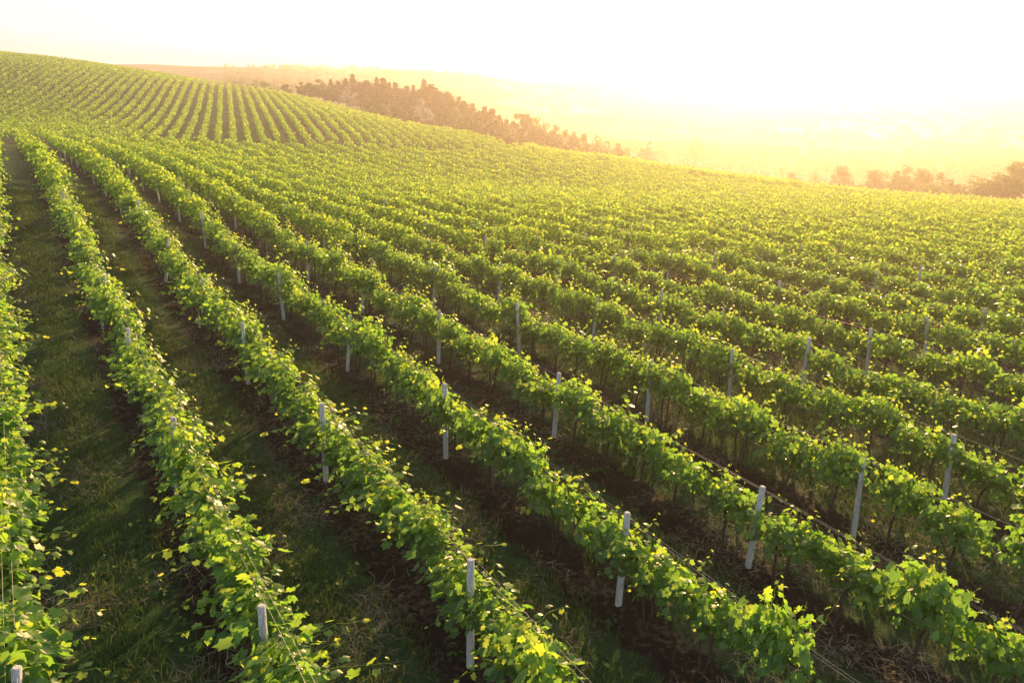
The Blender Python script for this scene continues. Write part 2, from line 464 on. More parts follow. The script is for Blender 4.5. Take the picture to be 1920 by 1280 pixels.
def vine_parts(seed, wild=1.0):
    r = np.random.default_rng(seed)
    # trunk: one or two gnarled stems that split into two arms along the wire (local x = along the row)
    tr = Tris()
    hd = r.uniform(1.02, 1.14)
    two = r.random() < .45
    for q in range(2 if two else 1):
        t = np.linspace(0, 1, 9)
        lean = (r.uniform(.06, .16) * (1 if q else -1)) if two else r.normal(0, .05)
        px = lean * np.sin(t * math.pi * .6) + np.cumsum(r.normal(0, .010, 9)); py = np.cumsum(r.normal(0, .012, 9))
        px -= px[0]; py -= py[0]
        pts = np.stack([px + (.03 if q else -.03) * two, py, -.08 + (hd + .06) * t], -1)
        tr.tube(pts, np.interp(t, [0, .12, .85, 1], [.042, .030, .026, .034]) * (.85 if two else 1.1) * r.uniform(.9, 1.1, 9), 7)
        sg = [(-1, 1)[q]] if two else [-1, 1]
        for s_ in sg:
            tt = np.linspace(0, 1, 7)
            arm = pts[-1] + np.stack([s_ * tt * r.uniform(.50, .62), np.cumsum(r.normal(0, .012, 7)), .07 * np.sin(tt * 2.2) + np.cumsum(r.normal(0, .008, 7))], -1)
            arm[0] = pts[-1]
            tr.tube(arm, np.interp(tt, [0, 1], [.024, .012]), 6)
    trunk = tr.mesh('trunk', ['bark'], True)
    # foliage
    T = Tris()
    n = int(r.integers(27, 35))
    for k in range(n):
        x = r.uniform(-.60, .60); base = np.array([x, r.normal(0, .03), hd + .04 + r.normal(0, .04)])
        a = r.normal(0, .24 if k < 10 else .72)
        d = norm(np.array([r.normal(0, .30), math.sin(a), math.cos(a) * r.uniform(.75, 1.1)]))
        ln = r.uniform(.40, .92) * (1.12 if k < 10 else 1.0) * (1.0 if abs(a) < .7 else .8)
        path = shoot_path(r, base, d, ln, r.uniform(.03, .28) + .12 * abs(a))
        T.tube(path, np.linspace(.005, .002, len(path)), 3, .45, 0, False)
        dress_shoot(T, r, path, r.uniform(.115, .165), r.uniform(.02, .38), .072)
    m_ = 130                                                       # older leaves that fill the inside of the curtain
    pos = np.stack([r.uniform(-.68, .68, m_), r.normal(0, .17, m_), hd + r.uniform(-.10, .58, m_)], -1)
    out = np.stack([r.normal(0, .4, m_), np.sign(pos[:, 1]) * .7 + r.normal(0, .3, m_), r.uniform(.1, .9, m_)], -1)
    leaves(T, pos, out, np.stack([r.normal(0, .5, m_), out[:, 1] * .4, -np.ones(m_)], -1), r.uniform(.12, .175, m_), r.uniform(0, .3, m_), r=r)
    foliage = T.mesh('foliage', ['vine_leaf'])
    shoots = []
    for k in range(5):
        T = Tris()
        kind = r.random()
        base = np.array([r.uniform(-.6, .6), r.normal(0, .08), hd + r.uniform(.25, .6)])
        side = r.choice([-1, 1])
        if kind < .62:
            d = norm(np.array([r.normal(0, .4), side * .25, 1.0])); ln, sag = r.uniform(.55, .9), .12
        else:
            d = norm(np.array([r.normal(0, .35), side * 1.0, .35])); ln, sag = r.uniform(.6, .95) * wild, .35
        path = shoot_path(r, base, d, ln, sag, 11)
        T.tube(path, np.linspace(.006, .002, len(path)), 4, .5, 0, False)
        dress_shoot(T, r, path, r.uniform(.11, .15), r.uniform(.2, .45), .09)
        shoots.append(T.mesh('shoot', ['vine_leaf']))
    return trunk, foliage, shoots


# ------------------------------------------------------------------ ground: one sheet from under the camera to the ridges
rr = [0.0, 1.0, 2.0, 3.0, 4.0]
r_ = 5.0
while r_ < 1130:
    rr.append(r_); r_ *= 1.011 if r_ < 60 else 1.02
rr = np.array(rr)
aa = np.concatenate([np.linspace(-180, -56, 26)[:-1], np.linspace(-56, 54, 221), np.linspace(54, 180, 26)[1:]])
AAg, RRg = np.meshgrid(np.radians(aa), rr)
GX, GY = RRg * np.sin(AAg), RRg * np.cos(AAg)
GZ = ground_z(GX, GY)
dper = np.abs((((GX * RN[0] + GY * RN[1] - R0) / GAP) % 1) - .5) * 2             # 1 under the row
clod = (vnoise(GX * 2.2, GY * 2.2, 3) - .5) * .16 * dper + (vnoise(GX * 6, GY * 6, 5) - .5) * .07 + .10 * np.clip(dper - .45, 0, 1)
GZ = GZ + clod * np.clip((90 - RRg) / 60, 0, 1)
nr_, na_ = GX.shape
I, J = np.meshgrid(np.arange(nr_ - 1), np.arange(na_ - 1), indexing='ij')
Q = np.stack([I * na_ + J, I * na_ + J + 1, (I + 1) * na_ + J + 1, (I + 1) * na_ + J], -1).reshape(-1, 4)
cx, cy = GX.ravel()[Q].mean(1), GY.ravel()[Q].mean(1)
cz = GZ.ravel()[Q].mean(1)
s_along = cx * RD[0] + cy * RD[1]
ins = inside_vineyard(cx, cy, cz) | (np.hypot(cx, cy) < 60)
mi = np.where(ins, np.where(s_along > ROW_END + 2, 1, 0), 2)
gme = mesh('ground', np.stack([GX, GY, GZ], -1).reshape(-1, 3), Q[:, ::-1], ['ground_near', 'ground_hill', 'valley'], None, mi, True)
tag(link('ground', gme), 'sloping vineyard ground with brown soil strips, grassy alleys and the valley beyond', 'ground', kind='structure')

# ------------------------------------------------------------------ vines near the camera: each plant a thing
ORD = ['first', 'second', 'third', 'fourth', 'fifth', 'sixth', 'seventh', 'eighth', 'ninth', 'tenth', 'eleventh', 'twelfth', 'thirteenth', 'fourteenth', 'fifteenth', 'sixteenth', 'seventeenth',
       'eighteenth', 'nineteenth', 'twentieth']
TENS = {20: 'twenty', 30: 'thirty', 40: 'forty', 50: 'fifty', 60: 'sixty'}


def ordinal(n):
    if n < 20: return ORD[n]
    if n == 19: return ORD[19]
    t, u = divmod(n + 1, 10)
    if u == 0: return {3: 'thirtieth', 4: 'fortieth', 5: 'fiftieth', 6: 'sixtieth', 2: 'twentieth'}[t]
    return TENS[t * 10] + '-' + ORD[u - 1]


VS = SPAN / 5
cand = []
for i in range(-2, 48):
    c = R0 + GAP * i
    k = 0
    s0 = row_off(i) - SPAN * 12 + VS * .5
    for k in range(0, 200):
        s_ = s0 + VS * k
        if s_ > ROW_END: break
        cand.append((i, s_, *(RN * c + RD * s_)))
cand = np.array(cand)
cand[:, 2:] += rng.normal(0, .05, (len(cand), 2))
cz = ground_z(cand[:, 2], cand[:, 3])
P3 = np.stack([cand[:, 2], cand[:, 3], cz + 1.2], -1)
ok = in_frame(P3, 75) & inside_vineyard(cand[:, 2], cand[:, 3], cz + 1)
cand, cz, P3 = cand[ok], cz[ok], P3[ok]
depth = pix(P3)[2]
order = np.argsort(depth)
NEAR_N = 300
near, rest = order[:NEAR_N], order[NEAR_N:]
variants = [vine_parts(100 + k, 1.0) for k in range(16)]
row_ids = sorted({int(q) for q in cand[near, 0]})
row_pos = {}
for i in row_ids:
    ids = sorted([q for q in near if int(cand[q, 0]) == i], key=lambda q: cand[q, 1])
    for n_, q in enumerate(ids):
        row_pos[q] = (row_ids.index(i), n_)
VR = math.atan2(RD[1], RD[0])
for q in sorted(near, key=lambda q: row_pos[q]):
    ri, vi = row_pos[q]
    tr, fo, sh = variants[int(rng.integers(len(variants)))]
    sz = rng.uniform(.84, 1.12) * (1.04 if ri >= 3 else 1.0)
    wide = rng.uniform(.9, 1.25) * (1.22 if ri <= 2 else 1.08)
    look = 'tall' if sz > 1.08 else 'low' if sz < .91 else 'wide leafy' if wide > 1.15 else 'leafy'
    e = link('grape_vine', None, loc=(P3[q, 0], P3[q, 1], cz[q]), rot=(Matrix.Rotation(.07 + rng.normal(0, .03), 3, 'Y') @ Matrix.Rotation(-.085 + rng.normal(0, .03), 3, 'X') @ Matrix.Rotation(VR + (math.pi if rng.random() < .5 else 0), 3, 'Z')).to_euler(), scale=(rng.uniform(.86, 1.04), wide, sz))
    tag(e, f'{look} green grapevine, {ordinal(vi)} from the near end of the {ordinal(ri)} row from the left', 'grapevine', 'grapevines in the nearest rows')
    link('trunk', tr, e); link('foliage', fo, e)
    for k in rng.permutation(5)[:int(rng.integers(2, 5))]:
        link('shoot', sh[k], e)

# ------------------------------------------------------------------ all further vines: a mass nobody could count
T = Tris()


def far_vines(px, py, pz, dirv, ndir, size, per, hgt=2.0, low=.97, width=.31, half=.66, trunk=True):
    n = len(px)
    if n == 0: return
    N = n * per
    idx = np.repeat(np.arange(n), per)
    vig = np.clip(rng.normal(.97, .14, n), .5, 1.2)[idx]
    f = rng.random(N)
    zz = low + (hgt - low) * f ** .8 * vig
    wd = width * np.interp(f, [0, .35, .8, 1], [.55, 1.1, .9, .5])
    ax, ay = rng.uniform(-half, half, N), rng.normal(0, 1, N) * wd
    up = rng.random(N) < .10
    zz = np.where(up, zz + rng.uniform(0, .28, N), zz)
    pos = np.stack([px[idx] + dirv[0] * ax + ndir[0] * ay + .07 * zz, py[idx] + dirv[1] * ax + ndir[1] * ay + .085 * zz, pz[idx] + zz], -1)
    sg = np.sign(ay)[:, None]
    nr = np.stack([ndir[0] * sg[:, 0], ndir[1] * sg[:, 0], np.zeros(N)], -1) * .5 + np.array([0, 0, .7]) + rng.normal(0, .5, (N, 3))
    tip = np.stack([ndir[0] * sg[:, 0], ndir[1] * sg[:, 0], -np.ones(N) * .6], -1) + rng.normal(0, .5, (N, 3))
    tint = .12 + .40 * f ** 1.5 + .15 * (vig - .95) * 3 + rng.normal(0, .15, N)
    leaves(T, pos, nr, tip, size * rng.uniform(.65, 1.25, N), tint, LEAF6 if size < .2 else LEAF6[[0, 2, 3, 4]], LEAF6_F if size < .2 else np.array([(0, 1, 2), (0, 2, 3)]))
    if trunk:
        for j in range(2):
            o = rng.normal(0, .08, n); w = .028
            b = np.stack([px + o * dirv[0], py + o * dirv[1], pz - .05], -1)
            t_ = b + np.stack([rng.normal(0, .06, n), rng.normal(0, .06, n), np.full(n, 1.05)], -1)
            if j == 0:
                base_b, base_t = b, t_
        a = np.array([dirv[0], dirv[1], 0]) * .03; c_ = np.array([ndir[0], ndir[1], 0]) * .03
        V = np.stack([base_b - a, base_b + a, base_t + a * .7, base_t - a * .7, base_b - c_, base_b + c_, base_t + c_ * .7, base_t - c_ * .7], 1).reshape(-1, 3)
        Fq = (np.array([(0, 1, 2, 3), (4, 5, 6, 7)])[None] + (np.arange(n) * 8)[:, None, None]).reshape(-1, 4)
        T.add(V, Fq, .2, 1)


rx, ry, rz, rd_ = cand[rest, 2], cand[rest, 3], cz[rest], depth[rest]
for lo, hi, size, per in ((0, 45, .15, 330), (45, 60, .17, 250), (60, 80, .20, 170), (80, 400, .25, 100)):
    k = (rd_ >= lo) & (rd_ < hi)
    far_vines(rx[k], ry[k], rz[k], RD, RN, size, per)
# hill block
hc = []
for j in range(-125, 105):
    c = HGAP * j
    s_ = np.arange(60, 330, 1.25) + rng.uniform(0, 1)
    hc.append(np.stack([HN[0] * c + HD[0] * s_, HN[1] * c + HD[1] * s_], -1))
hc = np.vstack(hc)
hz = ground_z(hc[:, 0], hc[:, 1])
hc += rng.normal(0, .06, hc.shape)
k = ((hc @ RD) > ROW_END + 5) & inside_vineyard(hc[:, 0], hc[:, 1], hz + 1) & in_frame(np.c_[hc, hz + 1], 40)
k &= (rng.random(len(hc)) > .05) & (vnoise(hc[:, 0] * .35, hc[:, 1] * .35, 41) > .10) & (np.abs(hc @ HD - 166 - .3 * (hc @ HN)) > 1.1)       # missing plants, a track across the slope
hc, hz = hc[k], hz[k]
hd_ = pix(np.c_[hc, hz])[2]
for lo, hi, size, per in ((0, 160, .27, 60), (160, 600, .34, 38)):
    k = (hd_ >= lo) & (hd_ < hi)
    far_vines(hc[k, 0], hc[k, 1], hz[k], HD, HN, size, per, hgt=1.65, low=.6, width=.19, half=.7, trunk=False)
# the lower block that shows beyond the edge of the vineyard
lb = []
for u in np.arange(985, 1960, 2.5):
    for dd in np.arange(9, 44, 2.4):
        d0 = np.interp(u, _EU, _ED) + dd
        p = at(u, 300, d0); lb.append(p[:2])
lb = np.array(lb) + rng.normal(0, .4, (len(lb), 2))
lz = ground_z(lb[:, 0], lb[:, 1])
far_vines(lb[:, 0], lb[:, 1], lz, RD, RN, .34, 24, hgt=2.0, low=.2, width=.4, half=.7, trunk=False)
tag(link('distant_vines', T.mesh('distant_vines', ['far_leaf', 'bark'])), 'mass of distant grapevine rows covering the field and the hill', 'grapevines', kind='stuff')

# ------------------------------------------------------------------ trellis posts
def post_mesh():
    T = Tris(); h = POST_H; a, b = .050, .033
    prof = lambda s: np.array([(s, -b * s / a), (s, b * s / a), (b * s / a, s), (-b * s / a, s), (-s, b * s / a), (-s, -b * s / a), (-b * s / a, -s), (b * s / a, -s)])
    V, lv = [], [(-.12, a * 1.08), (.6, a * 1.02), (1.3, a * .97), (h - .015, a * .93), (h, a * .80)]
    for z, s in lv:
        for x, y in prof(s): V.append((x, y, z))
    n = len(lv)
    Fq = [(i * 8 + j, i * 8 + (j + 1) % 8, (i + 1) * 8 + (j + 1) % 8, (i + 1) * 8 + j) for i in range(n - 1) for j in range(8)]
    T.add(V, Fq)
    top = [V[(n - 1) * 8 + j] for j in range(8)] + [(0, 0, h + .004)]
    T.add(top, [(j, (j + 1) % 8, 8) for j in range(8)])
    return T.mesh('trellis_post', ['concrete'])


def tie_mesh(z, r0=.054):
    T = Tris(); t = np.linspace(0, 2 * math.pi, 13)
    T.tube(np.stack([r0 * np.cos(t), r0 * np.sin(t), z + .018 * np.cos(t * 1.0 + .5)], -1), .0035, 4)
    T.tube(np.array([(r0, 0, z), (r0 + .03, .02, z + .03), (r0 + .05, .03, z + .10)]), .003, 4)
    return T.mesh('wire_tie', ['wire'])


pm, ties = post_mesh(), [tie_mesh(1.74), tie_mesh(1.40)]
pc = []
for i in range(-1, 48):
    c = R0 + GAP * i
    for k in range(-4, 20):
        s_ = row_off(i) + SPAN * k
        if s_ < 1 or s_ > ROW_END: continue
        pc.append((i, s_, *(RN * c + RD * s_)))
pc = np.array(pc)
pz = ground_z(pc[:, 2], pc[:, 3])
top = np.stack([pc[:, 2], pc[:, 3], pz + 1.7], -1)
k = in_frame(top, 15) & inside_vineyard(pc[:, 2], pc[:, 3], pz + 1)
pc, pz, top = pc[k], pz[k], top[k]
pd = pix(top)[2]
order = np.argsort(pd)
sel, far_sel = order[:240], order[240:]
prow = sorted({int(q) for q in pc[sel, 0]})
for i in prow:
    ids = sorted([q for q in sel if int(pc[q, 0]) == i], key=lambda q: pc[q, 1])
    for n_, q in enumerate(ids):
        o = link('trellis_post', pm, loc=(pc[q, 2], pc[q, 3], pz[q]), rot=(-.085 + rng.normal(0, .035), .07 + rng.normal(0, .035), rng.uniform(0, 1.5)), scale=(1, 1, rng.uniform(.93, 1.01)))
        tag(o, f'grey concrete trellis post, {ordinal(n_)} from the near end of the {ordinal(i - row_ids[0])} row from the left', 'post', 'concrete trellis posts')
        if pd[q] < 34:
            for tm in ties: link('wire_tie', tm, o)
T = Tris()
for q in far_sel:
    b = np.array([pc[q, 2], pc[q, 3], pz[q]]) + np.array([0, 0, -.05])
    T.tube([b, b + np.array([.13, .15, POST_H + .05])], [.05, .045], 4)
if len(far_sel):
    tag(link('distant_posts', T.mesh('distant_posts', ['concrete'])), 'far concrete posts scattered among the distant vine rows', 'posts', kind='stuff')

# trellis wires: each stretched from the near end of its row
for i in row_ids:
    if i > 14: continue
    c = R0 + GAP * i
    s_ = np.arange(row_off(i) - 2 * SPAN, 62, SPAN / 6)
    px, py = RN[0] * c + RD[0] * s_, RN[1] * c + RD[1] * s_
    gz = ground_z(px, py)
    sag = -.05 * np.sin(((s_ - row_off(i)) / SPAN % 1) * math.pi) ** 2
    for nm, hgt, off in (('upper steel wire, near side,', 1.74, -.058), ('upper steel wire, far side,', 1.70, .058), ('low steel wire', .98, 0)):
        T = Tris()
        lx, ly = .07 * hgt, .085 * hgt
        T.tube(np.stack([px + lx + RN[0] * off, py + ly + RN[1] * off, gz + hgt + sag], -1), .003, 4)
        tag(link('trellis_wire', T.mesh('trellis_wire', ['wire'], True)), f'{nm} of the {ordinal(row_ids.index(i))} vine row from the left', 'wire', 'steel trellis wires')

# ------------------------------------------------------------------ grass, straw and weeds
def scatter_blades(n, rmax, keep, hmin, hmax, w, tint, lay=False):
    a = rng.uniform(R(-44), R(42), n); r = 6 + (rmax - 6) * rng.random(n) ** .75
    x, y = r * np.sin(a), r * np.cos(a)
    d = np.abs((((x * RN[0] + y * RN[1] - R0) / GAP) % 1) - .5) * 2           # 1 = under the row
    k = keep(x, y, d)
    x, y, d = x[k], y[k], d[k]; n = len(x)
    z = ground_z(x, y) + (vnoise(x * 2.2, y * 2.2, 3) - .5) * .16 * d + (vnoise(x * 6, y * 6, 5) - .5) * .07 + .10 * np.clip(d - .45, 0, 1)
    k = in_frame(np.stack([x, y, z], -1), 20)
    x, y, z = x[k], y[k], z[k]; n = len(x)
    far = 1 + np.hypot(x, y) / 30
    yaw = rng.uniform(0, 2 * math.pi, n); h = rng.uniform(hmin, hmax, n) * (.6 + .8 * vnoise(x * .8, y * .8, 9))
    sd = np.stack([np.cos(yaw), np.sin(yaw), np.zeros(n)], -1) * (w * far)[:, None]
    ln = np.stack([-np.sin(yaw), np.cos(yaw), np.zeros(n)], -1)
    b = np.stack([x, y, z - .01], -1)
    if lay:
        tipv = ln * h[:, None] + np.stack([np.zeros(n), np.zeros(n), rng.uniform(.01, .10, n)], -1)
        midv = ln * (h * .5)[:, None] + sd * rng.normal(0, 6, n)[:, None] + np.stack([np.zeros(n), np.zeros(n), rng.uniform(.03, .10, n)], -1)
    else:
        bend = rng.uniform(.1, .8, n)[:, None] * h[:, None]
        tipv = ln * bend + np.stack([np.zeros(n), np.zeros(n), h], -1)
        midv = ln * bend * .3 + np.stack([np.zeros(n), np.zeros(n), h * .6], -1)
    V = np.stack([b - sd, b + sd, b + midv + sd * .7, b + midv - sd * .7, b + tipv], 1).reshape(-1, 3)
    Fc = (np.array([(0, 1, 2), (0, 2, 3), (3, 2, 4)])[None] + (np.arange(n) * 5)[:, None, None]).reshape(-1, 3)
    return V, Fc, np.repeat(np.clip(tint(x, y, n), 0, 1), 3)


V, Fc, tn = scatter_blades(460000, 55, lambda x, y, d: rng.random(len(x)) < np.clip((.70 - d + .5 * (vnoise(x * .5, y * .5, 2) - .5)) * 3, .03, 1) * np.where(np.abs(d - .42) < .09, .3, 1), .06, .20, .006,
                           lambda x, y, n: .35 + .5 * (vnoise(x * .7, y * .7, 11) - .35) + rng.normal(0, .15, n) + (rng.random(n) < .06) * .4)
tag(link('grass', mesh('grass', V, Fc, 'grass', tn)), 'short dark green grass growing in the alleys between vine rows', 'grass', kind='stuff')
V, Fc, tn = scatter_blades(120000, 45, lambda x, y, d: (rng.random(len(x)) < np.clip((vnoise(x * .9, y * .9, 21) - .52) * 4, 0, 1)) & (d < .95), .12, .45, .004,
                           lambda x, y, n: rng.uniform(.1, .9, n), True)
tag(link('dry_straw', mesh('dry_straw', V, Fc, 'straw', tn)), 'dry pale straw and pruned canes lying on the soil between rows', 'straw', kind='stuff')
# low broad-leaved weeds
n = 2600
a = rng.uniform(R(-40), R(38), n); r = 8 + 34 * rng.random(n) ** .8
x, y = r * np.sin(a), r * np.cos(a); k = vnoise(x * .6, y * .6, 31) > .5; x, y = x[k], y[k]; n = len(x)
z = ground_z(x, y) + .06
per = 9; idx = np.repeat(np.arange(n), per); N = n * per
yaw = rng.uniform(0, 6.28, N); o = np.stack([np.cos(yaw), np.sin(yaw), np.zeros(N)], -1)
T = Tris()
leaves(T, np.stack([x, y, z], -1)[idx] + o * rng.uniform(.01, .10, N)[:, None] + np.array([0, 0, 1.0]) * rng.uniform(0, .12, N)[:, None], o * .5 + np.array([0, 0, 1.0]) + rng.normal(0, .3, (N, 3)), o + np.array([0, 0, .1]), rng.uniform(.04, .10, N), rng.uniform(0, .5, N), LEAF6, LEAF6_F)
tag(link('weeds', T.mesh('weeds', ['grass'])), 'small broad leaved weeds scattered on the soil under the vines', 'weeds', kind='stuff')

# ------------------------------------------------------------------ trees
def card_leaves(T, pos, nr, size, tint):
    leaves(T, pos, nr, rng.normal(0, 1, pos.shape), size, tint, LEAF6[[0, 2, 3, 4]], np.array([(0, 1, 2), (0, 2, 3)]))


def broad_tree(h=8.0, w=6.0, low=.12, n=24, per=85, mat='broad', size=.42):
    tr = Tris()
    tr.tube([(0, 0, -.6), (.05, .05, h * .2), (.1, -.05, h * .42), (0, .1, h * .7)], [h * .028, h * .022, h * .016, h * .005], 7)
    for k in range(6):
        a = rng.uniform(0, 6.28); b = h * rng.uniform(.2, .45)
        tr.tube([(0, 0, b), (math.cos(a) * w * .18, math.sin(a) * w * .18, b + h * .14), (math.cos(a) * w * .34, math.sin(a) * w * .34, b + h * .3)], [h * .011, h * .008, h * .003], 5)
    T = Tris()
    ctr = rng.normal(0, 1, (n, 3)); ctr = norm(ctr) * (rng.random(n) ** .45)[:, None]
    ctr = ctr * np.array([w * .40, w * .40, h * (1 - low) * .40]) + np.array([0, 0, h * (low + (1 - low) * .50)])
    ctr[0] = (0, 0, h * .9)
    for c in ctr:
        rad = rng.uniform(.10, .19) * w
        d = norm(rng.normal(0, 1, (per, 3)))
        p = c + d * rad * (rng.random(per) ** .35)[:, None] * np.array([1, 1, .8])
        p[:, 2] = np.clip(p[:, 2], .1, h)
        card_leaves(T, p, d + np.array([0, 0, .5]) + rng.normal(0, .4, (per, 3)), size * rng.uniform(.6, 1.3, per), rng.uniform(.1, .8) + rng.normal(0, .14, per))
    return tr.mesh('trunk', ['tree_bark'], True), T.mesh('crown', [mat])


def pine_tree(h=13.0, w=5.0):
    tr = Tris()
    tr.tube([(0, 0, -.8), (.05, 0, h * .3), (-.05, .06, h * .65), (0, 0, h * .97)], [h * .017, h * .014, h * .009, h * .002], 7)
    T = Tris()
    z = h * rng.uniform(.12, .2)
    while z < h * .98:
        f = (z / h)
        rad = w * .5 * (1 - f) ** .75 * rng.uniform(.7, 1.15) + .25
        nb = int(rng.integers(4, 7)); a0 = rng.uniform(0, 6.28)
        for b in range(nb):
            a = a0 + b * 6.28 / nb + rng.normal(0, .25); L = rad * rng.uniform(.45, 1.3)
            tip = np.array([math.cos(a) * L, math.sin(a) * L, z + L * rng.uniform(.05, .38)])
            tr.tube([(0, 0, z), tip], [.05, .015], 4, cap=False)
            m_ = int(22 + 24 * L)
            t = rng.random(m_)[:, None] ** .6
            p = np.array([0, 0, z]) * (1 - t) + tip * t + rng.normal(0, .20, (m_, 3)) * (.5 + .5 * L)
            card_leaves(T, p, np.array([math.cos(a) * .4, math.sin(a) * .4, .8]) + rng.normal(0, .5, (m_, 3)), rng.uniform(.3, .75, m_), rng.uniform(.05, .9) + rng.normal(0, .15, m_))
        z += h * rng.uniform(.035, .06)
    return tr.mesh('trunk', ['tree_bark'], True), T.mesh('crown', ['pine'])


KINDS = {
    'pine': [(pine_tree(13, w), 13.0) for w in (8.0, 9.2, 7.2, 10.0, 8.4)],
    'broad': [(broad_tree(8, w), 8.0) for w in (6.0, 7.2, 5.4, 6.6)],
    'bush': [(broad_tree(5, w, low=.0, n=18, per=70, size=.34), 5.0) for w in (5.5, 7.0, 4.6)],
    'blossom': [(broad_tree(8, w, low=.02, mat='blossom', n=22, per=80), 8.0) for w in (8.0, 6.0)],
}
GR = {'pine': 'pines in the wood beyond the vineyard', 'broad': 'leafy trees in the wood beyond the vineyard', 'bush': 'bushes along the edge of the vineyard', 'blossom': 'pale blossoming trees in the wood'}
TREES = [  # photo column, row of the top, distance, kind
    (536, 157, 262, 'broad'), (564, 150, 255, 'broad'), (580, 153, 250, 'broad'), (597, 148, 255, 'broad'), (616, 156, 248, 'broad'), (634, 158, 245, 'broad'), (607, 150, 275, 'broad'),
    (652, 161, 232, 'blossom'), (789, 186, 212, 'blossom'),
    (620, 148, 290, 'pine'), (634, 148, 285, 'pine'), (648, 147, 280, 'pine'), (661, 142, 270, 'pine'), (675, 147, 275, 'pine'), (687, 142, 265, 'pine'), (697, 149, 255, 'pine'), (706, 147, 268, 'pine'), (719, 148, 262, 'pine'),
    (730, 153, 250, 'pine'), (741, 150, 258, 'pine'), (752, 158, 248, 'pine'), (762, 158, 256, 'pine'), (775, 156, 245, 'pine'), (785, 160, 240, 'pine'), (795, 151, 244, 'pine'), (808, 159, 240, 'pine'), (823, 163, 232, 'pine'),
    (838, 172, 236, 'pine'), (850, 184, 228, 'pine'), (860, 186, 232, 'pine'), (870, 180, 226, 'pine'), (886, 195, 228, 'pine'), (898, 196, 224, 'pine'), (909, 186, 220, 'pine'), (922, 202, 222, 'pine'), (937, 200, 218, 'pine'), (950, 212, 216, 'pine'),
    (715, 165, 240, 'pine'), (768, 176, 232, 'pine'), (745, 172, 238, 'pine'), (815, 184, 222, 'pine'),
    (684, 182, 222, 'bush'), (703, 188, 215, 'bush'), (731, 187, 218, 'broad'), (750, 201, 205, 'bush'), (769, 209, 198, 'bush'), (787, 217, 192, 'bush'), (812, 221, 188, 'bush'), (844, 203, 205, 'broad'), (852, 200, 210, 'broad'),
    (838, 227, 184, 'bush'), (866, 226, 184, 'broad'), (876, 219, 195, 'broad'), (895, 226, 195, 'broad'), (912, 222, 200, 'broad'), (930, 226, 198, 'broad'), (946, 230, 200, 'broad'), (715, 195, 212, 'bush'),
    (969, 212, 214, 'broad'), (987, 208, 214, 'broad'), (1006, 219, 212, 'broad'), (1025, 226, 210, 'broad'), (1044, 229, 212, 'broad'), (1062, 241, 208, 'bush'), (1078, 245, 206, 'bush'), (1094, 254, 204, 'bush'),
    (1122, 255, 210, 'bush'), (1138, 259, 205, 'bush'), (1159, 268, 200, 'bush'), (1174, 271, 200, 'bush'),
    (1219, 263, 330, 'broad'), (1306, 263, 420, 'bush'),
    (1485, 326, 190, 'bush'), (1532, 326, 185, 'bush'), (1579, 314, 190, 'broad'), (1600, 328, 180, 'bush'), (1644, 312, 185, 'broad'), (1662, 308, 188, 'broad'), (1685, 320, 178, 'bush'), (1703, 310, 184, 'broad'), (1735, 309, 184, 'broad'),
    (1769, 309, 178, 'broad'), (1785, 330, 168, 'bush'), (1820, 345, 160, 'bush'), (1847, 350, 150, 'bush'), (1862, 326, 152, 'broad'), (1880, 318, 150, 'broad'), (1900, 307, 150, 'broad'), (1914, 304, 156, 'broad'), (1890, 352, 152, 'bush'), (1505, 338, 172, 'bush'), (1548, 342, 170, 'bush'), (1570, 340, 168, 'bush'), (1618, 343, 166, 'bush'), (1632, 330, 176, 'bush'), (1672, 345, 164, 'bush'), (1712, 335, 170, 'bush'), (1745, 338, 168, 'bush'),
    (1758, 345, 160, 'bush'), (1800, 335, 165, 'bush'), (1832, 338, 160, 'bush'),
]
NAME = {'pine': 'pine_tree', 'broad': 'broadleaf_tree', 'bush': 'bush', 'blossom': 'blossoming_tree'}
count = {}
for u, v, d, kd in sorted(TREES):
    p = at(u, v, far(d)); gz = float(ground_z(np.array([p[0]]), np.array([p[1]]))[0])
    hgt = max((p[2] - gz) * (rng.uniform(.78, 1.04) if kd == 'pine' else rng.uniform(.88, 1.05)), 2.5)
    (tr, crn), h0 = KINDS[kd][int(rng.integers(len(KINDS[kd])))]
    s_ = hgt / h0
    wx = s_ * rng.uniform(.75, 1.35) if s_ < 1.3 else 1.25
    e = link(NAME[kd], None, loc=(p[0], p[1], gz), rot=(0, 0, rng.uniform(0, 6.28)), scale=(wx, wx, s_))
    rt = u > 1400
    if u in (1219, 1306):
        lab = 'lone round tree standing out in the hazy valley field' if u == 1219 else 'small lone bush far out in the glowing valley field'
        grp = None
    else:
        key = (kd, rt); count[key] = count.get(key, 0) + 1
        o_ = ordinal(count[key] - 1)
        if kd == 'blossom':
            lab, grp = ('big' if count[key] == 1 else 'small') + ' pale blossoming tree among green bushes and dark pines', GR[kd]
        elif rt:
            lab = f"{'leafy tree' if kd == 'broad' else 'low bush'}, {o_} from the left in the thicket below the right vineyard edge"; grp = 'trees below the right vineyard edge'
        else:
            lab = {'pine': f'dark pine, {o_} pine from the left in the wood beyond the vineyard', 'broad': f'green leafy tree, {o_} leafy one from the left in the wood beyond', 'bush': f'rounded bush, {o_} bush from the left along the wood edge'}[kd]; grp = GR[kd]
    tag(e, lab, 'bush' if kd == 'bush' else 'tree', grp)
    link('trunk', tr, e); link('crown', crn, e)

